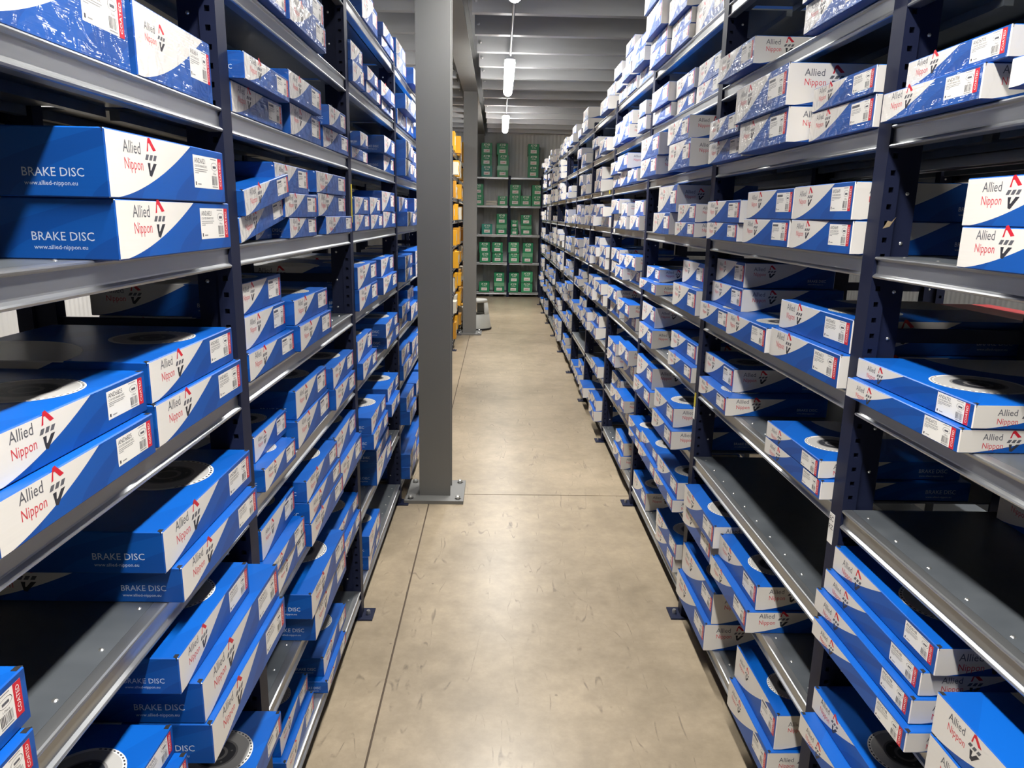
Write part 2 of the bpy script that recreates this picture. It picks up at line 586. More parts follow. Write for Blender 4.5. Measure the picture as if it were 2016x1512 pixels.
def rack(name, label, group, loc, rotz, s, ys, levels, rivets, front=True):
    """ys: far edges of posts along the aisle; s = +1 when the rack's local x runs with the aisle."""
    root = tag(link('shelving_rack', None, None, loc, (0, 0, rotz)), label, 'rack', group)
    for i, y in enumerate(ys):
        cx = s * (y - POST / 2)
        up = link('upright_post', POST_M, root, (cx, 0, 0))
        fp = link('foot_plate', FOOT_M, up)
        link('floor_bolt', FBOLT_M, up, (0, -.022, .006))
        link('rear_post', POST_R, root, (cx, DEPTH, 0), (0, 0, math.pi))
        for z in (.5, 1.36, 2.2): link('frame_tie', BRACE_M, root, (cx, 0, z))
        if i + 1 == len(ys): break
        x0 = s * y + .001 if s > 0 else s * (ys[i + 1] - POST) + .001
        for li, z in enumerate(levels):
            d = link('shelf', DECK_M, root, (x0, 0, z))
            link('front_rail', RAIL_M, d)
            link('rear_rail', RAIL_M, d, (SL, DEPTH, 0), (0, 0, math.pi))
            if i < rivets: tag(link('rivet_row', RIV_M, d), kind='stuff')
    return root


LY = [YL + (n - 1) * PITCH_Y for n in range(0, 12)]
RY = [YR + (n - 1) * PITCH_Y for n in range(0, 12)]
rack_l = rack('left', 'long navy steel shelving rack with zinc shelves on the left of the aisle', 'shelving racks', (-AX, 0, 0), R(90), 1, LY, LEV, 3)
rack_r = rack('right', 'long navy steel shelving rack with zinc shelves on the right of the aisle', 'shelving racks', (BX, 0, 0), R(-90), -1, RY, LEV, 4)
rack_b = rack('right_back', 'navy shelving rack standing back to back behind the right rack', 'shelving racks', (BX + 2 * DEPTH + .02, 0, 0), R(90), 1,
              RY[:5], LEV[1:7], 0)

# small tags stuck on the posts
def sticker(parent, name, x, z, w, h, mat, texts=(), col='ink'):
    m = MB(); m.box(x - w / 2, x + w / 2, -.0012, -.0002, z, z + h, 0)
    for t, size, dx, dz in texts:
        for poly in text_polys(t, size): m.face([(x + dx + px, -.0014, z + dz + py) for px, py in poly], 1)
    return link(name, m.mesh(name, [MT[mat], MT[col]]), parent)


# ------------------------------------------------------------------ lettering
_TC = {}


def text_polys(s, size, align='LEFT', bold=0.0, shear=0.0):
    key = (s, align, bold, shear)
    if key not in _TC:
        cu = bpy.data.curves.new('t', 'FONT')
        cu.body = s; cu.size = 1.0; cu.align_x = align; cu.resolution_u = 2; cu.offset = bold; cu.shear = shear
        o = bpy.data.objects.new('t', cu); COL.objects.link(o)
        dg = bpy.context.evaluated_depsgraph_get()
        me = bpy.data.meshes.new_from_object(o.evaluated_get(dg))
        _TC[key] = [[(me.vertices[i].co.x, me.vertices[i].co.y) for i in p.vertices] for p in me.polygons]
        bpy.data.objects.remove(o); bpy.data.curves.remove(cu); bpy.data.meshes.remove(me)
    return [[(x * size, y * size) for x, y in p] for p in _TC[key]]


class Print:
    """flat print lying on the plane y = 0 of its object, facing -y"""
    def __init__(s): s.m = MB()

    def poly(s, pts, mat, lift=1): s.m.face([(x, -.00012 * lift, z) for x, z in pts], mat)

    def rect(s, x0, x1, z0, z1, mat, lift=1): s.poly([(x0, z0), (x1, z0), (x1, z1), (x0, z1)], mat, lift)

    def text(s, t, size, x, z, mat, lift=2, align='LEFT', rot=False, bold=0.0, sx=1.0, shear=0.0):
        for p in text_polys(t, size, align, bold, shear):
            s.poly([((x - b, z + a * sx) if rot else (x + a * sx, z + b)) for a, b in p], mat, lift)


def logo_mesh():
    p = Print()
    p.text('Allied', .245, 0, .27, 0, 1, sx=.92, bold=.002)
    p.text('Nippon', .225, 0, .045, 1, 1, sx=.82, bold=.002)
    p.poly([(.70, .325), (.755, .52), (.815, .535), (1.0, .36), (.905, .345), (.80, .45), (.765, .45), (.745, .335)], 2)
    for i in range(3):
        a = .63 + i * .125
        p.poly([(a, .205), (a + .085, .205), (a + .135, .285), (a + .05, .285)], 0)
    p.poly([(.70, .165), (.735, -.02), (.80, -.035), (.99, .165), (.89, .165), (.795, .06), (.77, .06), (.785, .165)], 3)
    return p.m.mesh('printed_logo', [MT['grey_ink'], MT['nippon'], MT['red'], MT['ink']])


def lettering_mesh():
    p = Print()
    p.text('BRAKE DISC', .17, 0, .13, 0, 1, sx=.95)
    p.text('www.allied-nippon.eu', .085, .03, .01, 0, 1)
    return p.m.mesh('printed_lettering', [MT['silver']])


_LB = {}


def label_mesh(num):
    if num in _LB: return _LB[num]
    p = Print()
    p.rect(0, 2.4, 0, 1, 0, 1)
    p.rect(2.08, 2.4, 0, 1, 1, 2)
    p.text('COATED', .2, 2.31, .5, 0, 3, 'CENTER', True, .006)
    if num: p.text('AND' + num, .23, .1, .76, 2, 2, sx=.95)
    else: p.rect(.1, .95, .78, .9, 3, 2)
    p.text('COATED BRAKE DISC', .105, .1, .64, 2, 2)
    for i, w in enumerate((1.05, .95, .3)): p.rect(.1, .1 + w, .565 - i * .06, .59 - i * .06, 4, 2)
    # car outline with a word in it
    n = 18
    for i in range(n):
        a, b = 2 * math.pi * i / n, 2 * math.pi * (i + 1) / n
        f = lambda t, k: (1.76 + .27 * k * math.cos(t), .71 + (.13 if math.sin(t) < 0 else .17) * k * math.sin(t) * (1 if math.sin(t) < 0 else .9 + .1 * math.cos(2 * t)))
        p.poly([f(a, 1), f(b, 1), f(b, .93), f(a, .93)], 2, 2)
    p.rect(1.62, 1.9, .66, .74, 3, 2)
    p.rect(1.45, 1.95, .93, .96, 4, 2)
    p.text('1-Piece', .10, 1.6, .46, 2, 2)
    rnd = random.Random(5)
    x = 1.5
    while x < 1.98:
        w = rnd.choice((.012, .02, .03)); p.rect(x, x + w, .12, .42, 2, 2); x += w + rnd.choice((.014, .02, .028))
    p.rect(1.5, 1.98, .05, .085, 4, 2)
    p.rect(.1, .18, .08, .19, 2, 2)
    p.rect(.28, .55, .1, .14, 4, 2)
    _LB[num] = p.m.mesh('shipping_label', [MT['label'], MT['red'], MT['ink'], MT['grey_ink'], MT['fine_ink']])
    return _LB[num]


def disc_mesh():
    m = MB()
    def ring(r0, r1, mat, z, n=40):
        for i in range(n):
            a, b = 2 * math.pi * i / n, 2 * math.pi * (i + 1) / n
            if r0 == 0: m.face([(r1 * math.cos(a), r1 * math.sin(a), z), (r1 * math.cos(b), r1 * math.sin(b), z), (0, 0, z)], mat)
            else: m.face([(r0 * math.cos(a), r0 * math.sin(a), z), (r1 * math.cos(a), r1 * math.sin(a), z), (r1 * math.cos(b), r1 * math.sin(b), z), (r0 * math.cos(b), r0 * math.sin(b), z)], mat)
    ring(.90, 1.0, 0, 0); ring(.58, .90, 1, 0); ring(.52, .58, 2, 0); ring(.30, .52, 3, 0); ring(.22, .30, 2, 0); ring(0, .22, 3, 0)
    for i in range(44):
        if not (-.2 < math.sin(2 * math.pi * i / 44 - .3)):
            a = 2 * math.pi * i / 44; b = a + .075
            m.face([(r * math.cos(t), r * math.sin(t), .0002) for r, t in ((.925, a), (.965, a), (.965, b), (.925, b))], 3)
    for i in range(5):
        a = 2 * math.pi * i / 5
        m.face([(.41 * math.cos(a) + .035 * math.cos(t * 1.05), .41 * math.sin(a) + .035 * math.sin(t * 1.05), .0002) for t in range(6)], 2)
    return m.mesh('disc_picture', [MT['disc_rim'], MT['disc_grey'], MT['disc_mid'], MT['disc_dark']])


LOGO, LETT, DISC = logo_mesh(), lettering_mesh(), disc_mesh()
_n = MB(); _n.prism([(0, 0), (.011, 0), (.011, .007), (.003, .007)], 0, .0055, 'z'); NOTCH = _n.fix('corner_gap', [MT['gap']])  # solid wedge, its dark colour stands in for shade in the open flap hole


# ------------------------------------------------------------------ cartons
def carton_mesh(w, d, h, side='side', c=.0016, mats=None, into=None, xf=None):
    m = into or MB()
    T = xf or (lambda p: p)
    def uv(p, ax, sg):
        x, y, z = p
        if ax == 1: return (((x / w) if sg < 0 else 1 - x / w) * uk, z / h)
        if ax == 0: return (((1 - y / d) if sg < 0 else y / d) * uk, z / h)
        return (x / w, y / d)
    uk = .6 / (.29 + 4.6 * h * .37 / w)
    dim = (w, d, h)
    vt = {}
    for sx in (0, 1):
        for sy in (0, 1):
            for sz in (0, 1):
                s = (sx, sy, sz)
                for ax in range(3):
                    p = [0, 0, 0]
                    for k in range(3):
                        full = dim[k] * s[k]
                        p[k] = full if k == ax else full + (c if s[k] == 0 else -c)
                    vt[s, ax] = tuple(p)
    def add(pts, ax, sg):
        mat = 0 if ax < 2 else (1 if sg > 0 else 2)
        m.face([T(p) for p in pts], mat, [uv(p, ax, sg) for p in pts])
    for ax in range(3):
        o = [k for k in range(3) if k != ax]
        for sg in (0, 1):
            loop = []
            for a, b in ((0, 0), (1, 0), (1, 1), (0, 1)):
                s = [0, 0, 0]; s[ax] = sg; s[o[0]] = a; s[o[1]] = b
                loop.append(vt[tuple(s), ax])
            flip = (sg == 0) != (ax == 1)
            add(loop[::-1] if flip else loop, ax, 1 if sg else -1)
    if into is None or c > 0:
        for ax in range(3):                       # edges parallel to ax
            o = [k for k in range(3) if k != ax]
            for a in (0, 1):
                for b in (0, 1):
                    s0 = [0, 0, 0]; s0[o[0]] = a; s0[o[1]] = b
                    s1 = list(s0); s1[ax] = 1
                    q = [vt[tuple(s0), o[0]], vt[tuple(s1), o[0]], vt[tuple(s1), o[1]], vt[tuple(s0), o[1]]]
                    e1 = Vector(q[1]) - Vector(q[0]); e2 = Vector(q[2]) - Vector(q[1])
                    nrm = e1.cross(e2)
                    out = Vector((0, 0, 0)); out[o[0]] = a * 2 - 1; out[o[1]] = b * 2 - 1
                    if nrm.dot(out) < 0: q = q[::-1]
                    fa = o[0] if o[0] != 2 else o[1]
                    if ax != 2: fa = 2
                    add(q, fa, (1 if (a if fa == o[0] else b) else -1))
        for sx in (0, 1):
            for sy in (0, 1):
                for sz in (0, 1):
                    s = (sx, sy, sz)
                    q = [vt[s, 0], vt[s, 1], vt[s, 2]]
                    nrm = (Vector(q[1]) - Vector(q[0])).cross(Vector(q[2]) - Vector(q[1]))
                    if nrm.dot(Vector((sx * 2 - 1, sy * 2 - 1, sz * 2 - 1))) < 0: q = q[::-1]
                    add(q, 1, 1 if sy else -1)
    if into is None: return m.mesh('brake_disc_box', mats or [MT[side], MT['top'], MT['under']])


rnd = random.Random(11)


def place(side, p, y, w):
    """front left bottom corner and turn for a box whose middle along the aisle is y"""
    return ((-AX + p, y - w / 2), R(90)) if side == 'L' else ((BX - p, y + w / 2), R(-90))


def carton(side, p, y, z, w, h, num, film, near, top_open, label, group, yaw=None, plain_face=False, notch=False):
    d = w * .985
    (ox, oy), rz = place(side, p, y, w)
    yaw = rnd.uniform(-.010, .010) if yaw is None else yaw
    o = link('brake_disc_box', carton_mesh(w, d, h, 'side_film' if film else 'side'), None, (ox, oy, z), (0, 0, rz + yaw))
    tag(o, label, 'box', group)
    lw = .238 * w
    lz = max(.30 * h, .66 * h - lw * .47 * .5)
    if lw * .47 > .72 * h: lw = .72 * h / .47; lz = .14 * h
    link('printed_logo', LOGO, o, (.11 * w, 0, lz), (0, 0, 0), (lw, 1, lw))
    if plain_face:
        link('printed_lettering', LETT, o, (.71 * w, 0, .14 * h), (0, 0, 0), (.24 * w,) * 3)
    else:
        lh = min(max(.64 * h, .036), .052, .9 * h)
        ww = min(.30 * w, 2.5 * lh)
        link('shipping_label', label_mesh(num), o, (.97 * w - ww, 0, (.56 * h - lh / 2) if lh < .8 * h else .05 * h), (0, 0, rnd.uniform(-.01, .01) * 0), (ww / 2.4, 1, lh))
    if near:
        # the short side that faces the camera's end of the aisle
        if side == 'L':
            link('printed_logo', LOGO, o, (0, d * (1 - .11), lz), (0, 0, R(-90)), (lw, 1, lw))
            link('printed_lettering', LETT, o, (0, d * (1 - .72), .16 * h), (0, 0, R(-90)), (.23 * w,) * 3)
        else:
            link('printed_logo', LOGO, o, (w, d * .10, lz), (0, 0, R(90)), (lw, 1, lw))
            link('printed_lettering', LETT, o, (w, d * .70, .16 * h), (0, 0, R(90)), (.23 * w,) * 3)
    if top_open:
        r = .20 * w
        link('disc_picture', DISC, o, (.62 * w, r + .022, h + .0003), (0, 0, 0), (r, r, 1))
    if notch:
        link('corner_gap', NOTCH, o, (-.0004, .002, h - .0052))
        link('corner_gap', NOTCH, o, (w + .0004, .002, h - .0050), (0, math.pi, 0)).location.z = h + .0003
    return o


BAYW = {'L': {1: 'nearest', 2: 'second', 3: 'third', 4: 'fourth'}, 'R': {0: 'nearest', 1: 'second', 2: 'third', 3: 'fourth', 4: 'fifth', 5: 'sixth'}}
SIDEW = {'L': 'left', 'R': 'right'}


def words(num, tier, n, si, ns, lev, side, bay):
    head = ('AND%s' % num) if num else 'blue-white'
    if n == 1: t = 'single'
    elif tier == 0: t = 'bottom'
    elif tier == n - 1: t = 'top'
    elif n == 3: t = 'middle'
    else: t = ['', 'second', 'third', 'fourth'][tier]
    st = 'in the only stack' if ns == 1 else 'in %s stack' % ORD[si]
    return '%s brake disc carton, %s %s, %s shelf up, %s bay, %s rack' % (head, t, st, ORD[8 - lev], BAYW[side][bay], SIDEW[side])


# side, bay, shelf, stack, tier, number, overhang, middle along aisle, base height, width, height
BOXES = [
('L',1,2,0,0,'6814',-0.002,1.311,1.8025,0.298,0.1060),
('L',1,2,1,0,'6814',-0.005,0.967,1.8025,0.360,0.1250),
('L',1,3,2,0,'6821',0.035,1.189,1.5435,0.410,0.0802),
('L',1,3,2,1,'6821',0.035,1.174,1.6237,0.399,0.0876),
('L',1,4,3,0,'6832',0.010,1.280,1.2475,0.372,0.0694),
('L',1,4,3,1,'6832',0.004,1.276,1.3169,0.359,0.0668),
('L',1,4,4,0,'6825',0.015,0.895,1.2475,0.360,0.0630),
('L',1,4,4,1,'6825',-0.002,0.913,1.3105,0.350,0.0625),
('L',1,5,5,0,'6877',0.028,1.276,0.9825,0.368,0.0626),
('L',1,5,5,1,'6877',0.013,1.278,1.0451,0.414,0.0722),
('L',1,6,6,0,'6921',0.069,1.271,0.7010,0.420,0.0770),
('L',1,6,6,1,'6921',0.058,1.273,0.7780,0.420,0.0770),
('L',1,6,6,2,'6914',0.038,1.196,0.8550,0.328,0.0660),
('L',1,5,7,0,0,0.019,0.556,0.9825,0.340,0.0551),
('L',1,5,7,1,0,0.005,0.572,1.0376,0.340,0.0674),
('L',1,7,8,0,0,0.051,1.287,0.4410,0.360,0.0550),
('L',1,6,9,0,0,0.040,0.882,0.7010,0.287,0.0530),
('L',1,6,9,1,'6906',0.019,0.877,0.7540,0.298,0.0516),
('L',2,1,10,0,0,0.025,2.109,2.0610,0.389,0.0674),
('L',2,1,10,1,0,0.007,2.149,2.1284,0.399,0.0747),
('L',2,1,11,0,0,0.022,1.770,2.0610,0.277,0.0544),
('L',2,2,12,0,0,-0.001,1.722,1.8025,0.346,0.0616),
('L',2,2,12,1,0,0.030,1.704,1.8641,0.321,0.0523),
('L',2,2,13,0,0,0.001,2.132,1.8025,0.336,0.0782),
('L',2,2,13,1,0,0.019,2.073,1.8807,0.345,0.0676),
('L',2,2,14,0,0,-0.000,2.503,1.8025,0.363,0.0620),
('L',2,2,14,1,0,0.024,2.431,1.8645,0.251,0.0593),
('L',2,3,15,0,0,0.008,2.032,1.5435,0.289,0.0524),
('L',2,3,15,1,0,0.008,2.010,1.5959,0.314,0.0608),
('L',2,3,15,2,0,0.008,1.940,1.6567,0.315,0.0668),
('L',2,3,16,0,0,0.008,2.478,1.5435,0.388,0.0547),
('L',2,3,16,1,0,0.008,2.397,1.5982,0.410,0.0670),
('L',2,3,16,2,0,0.008,2.380,1.6652,0.394,0.0616),
('L',2,4,17,0,0,-0.000,1.726,1.2475,0.347,0.0627),
('L',2,4,17,1,0,-0.017,1.747,1.3102,0.317,0.0738),
('L',2,4,17,2,0,-0.027,1.745,1.3840,0.321,0.0709),
('L',2,4,18,0,'6877',0.015,2.089,1.2475,0.354,0.0696),
('L',2,4,18,1,'6877',0.002,2.096,1.3171,0.367,0.0669),
('L',2,5,19,0,0,0.010,1.704,0.9825,0.250,0.0554),
('L',2,5,19,1,0,-0.024,1.748,1.0379,0.257,0.0626),
('L',2,5,20,0,0,0.001,2.093,0.9825,0.396,0.0767),
('L',2,5,20,1,0,-0.006,2.090,1.0592,0.353,0.0797),
('L',2,5,21,0,0,0.016,2.454,0.9825,0.314,0.0708),
('L',2,5,21,1,0,0.009,2.471,1.0533,0.348,0.0688),
('L',2,6,22,0,0,0.012,1.747,0.7010,0.262,0.0626),
('L',2,6,22,1,0,0.016,1.710,0.7636,0.300,0.0420),
('L',2,6,22,2,0,-0.010,1.733,0.8056,0.290,0.0776),
('L',2,6,23,0,0,0.028,2.091,0.7010,0.414,0.0684),
('L',2,6,23,1,0,0.025,2.081,0.7694,0.393,0.0616),
('L',2,6,23,2,0,0.020,2.074,0.8310,0.379,0.0621),
('L',2,6,24,0,0,0.020,2.498,0.7010,0.373,0.0914),
('L',2,6,24,1,0,0.004,2.498,0.7924,0.373,0.0916),
('L',2,7,25,0,0,0.040,2.044,0.4410,0.420,0.0880),
('L',2,7,25,1,0,0.043,2.007,0.5290,0.420,0.0752),
('L',2,7,26,0,0,0.016,2.500,0.4410,0.311,0.0516),
('L',2,7,26,1,0,-0.001,2.494,0.4926,0.381,0.0578),
('L',2,8,27,0,0,0.014,2.190,0.1210,0.293,0.0420),
('L',2,8,27,1,0,-0.003,2.242,0.1630,0.343,0.0643),
('L',2,8,28,0,0,-0.007,1.811,0.1210,0.300,0.0690),
('L',2,8,28,1,0,-0.026,1.821,0.1900,0.280,0.0611),
('L',3,0,29,0,0,0.004,3.679,2.3340,0.367,0.0420),
('L',3,0,29,1,0,0.012,3.659,2.3760,0.327,0.0563),
('L',3,0,30,0,0,0.005,3.187,2.3340,0.340,0.1000),
('L',3,0,30,1,0,-0.030,3.356,2.4340,0.267,0.0750),
('L',3,1,31,0,0,0.015,2.852,2.0610,0.217,0.0713),
('L',3,1,31,1,0,0.010,2.852,2.1323,0.217,0.0655),
('L',3,1,32,0,0,0.020,3.154,2.0610,0.346,0.0420),
('L',3,1,32,1,0,0.028,3.092,2.1030,0.251,0.0510),
('L',3,1,33,0,0,0.009,3.623,2.0610,0.385,0.0420),
('L',3,1,33,1,0,0.023,3.528,2.1030,0.392,0.0620),
('L',3,2,34,0,0,0.003,2.906,1.8025,0.326,0.0420),
('L',3,2,34,1,0,0.035,2.820,1.8445,0.153,0.0507),
('L',3,2,35,0,0,-0.005,3.715,1.8025,0.340,0.0753),
('L',3,2,35,1,0,0.012,3.631,1.8778,0.340,0.0761),
('L',3,3,36,0,0,0.008,2.903,1.5435,0.320,0.0607),
('L',3,3,36,1,0,0.008,2.891,1.6042,0.294,0.0647),
('L',3,3,37,0,0,0.008,3.232,1.5435,0.293,0.0610),
('L',3,3,37,1,0,0.008,3.195,1.6045,0.251,0.0699),
('L',3,3,38,0,0,0.008,3.624,1.5435,0.420,0.0747),
('L',3,3,38,1,0,0.008,3.574,1.6182,0.378,0.0903),
('L',3,4,39,0,0,0.016,2.954,1.2475,0.420,0.0819),
('L',3,4,39,1,0,0.012,2.954,1.3294,0.420,0.0834),
('L',3,4,40,0,0,0.017,3.533,1.2475,0.420,0.0787),
('L',3,4,40,1,0,0.003,3.564,1.3262,0.420,0.0798),
('L',3,5,41,0,0,0.023,2.909,0.9825,0.332,0.0665),
('L',3,5,41,1,0,0.004,2.909,1.0490,0.332,0.0839),
('L',3,5,42,0,0,0.014,3.619,0.9825,0.420,0.0654),
('L',3,5,42,1,0,0.022,3.546,1.0479,0.420,0.0660),
('L',3,6,43,0,0,0.057,2.930,0.7010,0.373,0.0649),
('L',3,6,43,1,0,0.049,2.937,0.7659,0.387,0.0672),
('L',3,6,44,0,0,0.059,3.364,0.7010,0.283,0.0614),
('L',3,6,44,1,0,0.036,3.445,0.7624,0.368,0.0618),
('L',3,7,45,0,0,0.017,3.240,0.4410,0.418,0.1050),
('L',3,7,45,1,0,0.018,3.218,0.5460,0.384,0.0576),
('L',3,8,46,0,0,0.000,3.017,0.1210,0.300,0.0625),
('L',3,8,46,1,0,0.005,3.019,0.1835,0.300,0.0936),
('R',0,2,47,0,'6708',0.030,1.350,1.8025,0.309,0.0547),
('R',0,2,47,1,'6705',0.018,1.306,1.8572,0.287,0.0478),
('R',0,2,48,0,0,0.049,0.937,1.8025,0.340,0.0425),
('R',0,3,49,0,0,0.035,1.005,1.5435,0.360,0.0653),
('R',0,3,49,1,0,0.035,1.008,1.6088,0.360,0.0745),
('R',0,4,50,0,'6732',0.027,1.316,1.2475,0.392,0.0420),
('R',0,4,50,1,'6732',0.009,1.315,1.2895,0.395,0.0420),
('R',0,6,51,0,'6748',0.055,1.284,0.7010,0.382,0.0420),
('R',0,6,51,1,'6748',0.038,1.313,0.7430,0.399,0.0507),
('R',0,6,51,2,'6748',0.022,1.317,0.7937,0.390,0.0486),
('R',0,6,51,3,'6748',0.007,1.311,0.8423,0.402,0.0561),
('R',0,6,52,0,0,0.047,0.872,0.7010,0.340,0.0831),
('R',0,6,52,1,0,0.044,0.875,0.7841,0.340,0.0765),
('R',0,7,53,0,0,0.055,1.305,0.4410,0.350,0.0500),
('R',0,7,53,1,0,0.022,1.316,0.4910,0.360,0.0574),
('R',1,1,54,0,0,0.040,2.467,2.0610,0.349,0.0782),
('R',1,1,55,0,0,0.030,1.782,2.0610,0.330,0.0693),
('R',1,1,55,1,0,0.040,1.783,2.1303,0.330,0.0682),
('R',1,2,56,0,0,0.067,2.080,1.8025,0.374,0.0863),
('R',1,2,56,1,0,0.075,2.097,1.8888,0.409,0.1007),
('R',1,2,57,0,0,0.013,1.729,1.8025,0.316,0.0676),
('R',1,2,57,1,'6642',0.016,1.725,1.8701,0.308,0.0556),
('R',1,2,58,0,0,0.033,2.529,1.8025,0.366,0.0696),
('R',1,2,58,1,0,0.059,2.466,1.8721,0.317,0.0630),
('R',1,3,59,0,0,0.030,2.497,1.5435,0.349,0.0586),
('R',1,3,59,1,0,0.030,2.493,1.6021,0.377,0.0710),
('R',1,3,60,0,0,0.030,2.095,1.5435,0.356,0.0721),
('R',1,3,60,1,0,0.030,2.079,1.6156,0.349,0.0783),
('R',1,3,61,0,'6649',0.030,1.735,1.5435,0.327,0.0719),
('R',1,3,61,1,'6649',0.030,1.735,1.6154,0.327,0.0808),
('R',1,4,62,0,0,0.020,2.542,1.2475,0.340,0.0682),
('R',1,4,62,1,0,-0.019,2.542,1.3157,0.340,0.0762),
('R',1,4,62,2,0,-0.030,2.558,1.3919,0.307,0.0828),
('R',1,4,63,0,'6650',0.026,2.183,1.2475,0.366,0.0715),
('R',1,4,64,0,'6653',0.019,1.781,1.2475,0.420,0.0770),
('R',1,4,64,1,'6653',-0.002,1.788,1.3245,0.412,0.0775),
('R',1,5,65,0,0,0.024,2.466,0.9825,0.340,0.0619),
('R',1,5,65,1,0,-0.014,2.542,1.0444,0.340,0.0798),
('R',1,5,66,0,'6660',0.029,1.750,0.9825,0.357,0.0465),
('R',1,5,66,1,'6660',0.029,1.757,1.0290,0.339,0.0453),
('R',1,7,67,0,0,0.044,2.073,0.4410,0.368,0.0683),
('R',1,7,67,1,0,0.021,2.078,0.5093,0.361,0.0759),
('R',1,7,68,0,0,0.030,2.505,0.4410,0.381,0.0843),
('R',1,7,68,1,0,0.039,2.465,0.5253,0.402,0.0814),
('R',1,8,69,0,0,0.030,2.502,0.1210,0.420,0.1036),
('R',1,8,69,1,0,0.014,2.502,0.2246,0.420,0.1177),
('R',1,8,70,0,0,0.036,1.840,0.1210,0.330,0.0947),
('R',1,8,70,1,0,0.018,1.850,0.2157,0.330,0.1074),
('R',2,0,71,0,0,0.033,3.731,2.3340,0.363,0.0709),
('R',2,0,71,1,0,0.032,3.731,2.4049,0.363,0.0598),
('R',2,0,71,2,0,0.061,3.731,2.4647,0.363,0.1185),
('R',2,0,71,3,0,0.075,3.755,2.5832,0.314,0.1090),
('R',2,0,72,0,0,0.015,3.375,2.3340,0.314,0.0577),
('R',2,0,72,1,0,0.010,3.380,2.3917,0.326,0.0630),
('R',2,0,72,2,0,0.030,3.380,2.4547,0.326,0.0958),
('R',2,0,73,0,0,-0.012,3.015,2.3340,0.394,0.1185),
('R',2,1,74,0,0,0.015,3.646,2.0610,0.390,0.0624),
('R',2,1,74,1,0,0.031,3.632,2.1234,0.364,0.0853),
('R',2,1,75,0,0,-0.010,3.296,2.0610,0.296,0.0675),
('R',2,1,75,1,0,-0.002,3.282,2.1285,0.324,0.0777),
('R',2,1,76,0,0,-0.010,2.941,2.0610,0.340,0.0672),
('R',2,1,76,1,0,-0.012,2.939,2.1282,0.335,0.0784),
('R',3,1,77,0,0,0.026,4.085,2.0610,0.227,0.0730),
('R',3,1,77,1,0,0.031,4.059,2.1340,0.176,0.0733),
('R',2,2,78,0,0,0.075,3.585,1.8025,0.386,0.0842),
('R',2,2,78,1,0,0.075,3.576,1.8867,0.420,0.0978),
('R',2,2,79,0,0,0.074,2.996,1.8025,0.340,0.1048),
('R',2,2,79,1,0,0.075,3.034,1.9073,0.340,0.0851),
('R',2,3,80,0,0,0.050,3.345,1.5435,0.340,0.0933),
('R',2,3,80,1,0,0.050,3.257,1.6368,0.340,0.1127),
('R',2,3,81,0,0,0.050,2.921,1.5435,0.299,0.0552),
('R',2,3,81,1,0,0.050,2.904,1.5987,0.265,0.0693),
('R',2,4,82,0,0,0.022,3.704,1.2475,0.415,0.0545),
('R',2,4,82,1,0,-0.015,3.755,1.3020,0.314,0.0651),
('R',2,4,83,0,0,0.020,2.965,1.2475,0.387,0.0982),
('R',2,4,83,1,0,-0.015,2.991,1.3457,0.322,0.0965),
('R',2,5,84,0,0,0.019,3.693,0.9825,0.339,0.0926),
('R',2,5,84,1,0,-0.003,3.751,1.0751,0.323,0.1037),
('R',2,5,85,0,0,0.019,2.970,0.9825,0.397,0.0638),
('R',2,5,85,1,0,-0.006,3.031,1.0463,0.416,0.0779),
('R',2,6,86,0,0,0.031,3.660,0.7010,0.420,0.0799),
('R',2,6,86,1,0,0.009,3.705,0.7809,0.415,0.1103),
('R',2,6,87,0,0,0.074,2.982,0.7010,0.371,0.0788),
('R',2,6,87,1,0,0.058,3.029,0.7798,0.371,0.0825),
('R',2,7,88,0,0,0.043,3.721,0.4410,0.284,0.0439),
('R',2,7,88,1,0,0.039,3.740,0.4849,0.322,0.0567),
('R',2,7,89,0,0,0.050,3.345,0.4410,0.395,0.0574),
('R',2,7,89,1,0,0.031,3.378,0.4984,0.389,0.0578),
('R',2,7,90,0,0,0.052,2.957,0.4410,0.372,0.0546),
('R',2,7,90,1,0,0.041,2.954,0.4956,0.366,0.0752),
('R',2,8,91,0,0,-0.007,3.724,0.1210,0.365,0.0999),
('R',2,8,92,0,0,0.006,3.051,0.1210,0.364,0.0774),
('R',2,8,92,1,0,0.009,3.031,0.1984,0.393,0.0723),
]


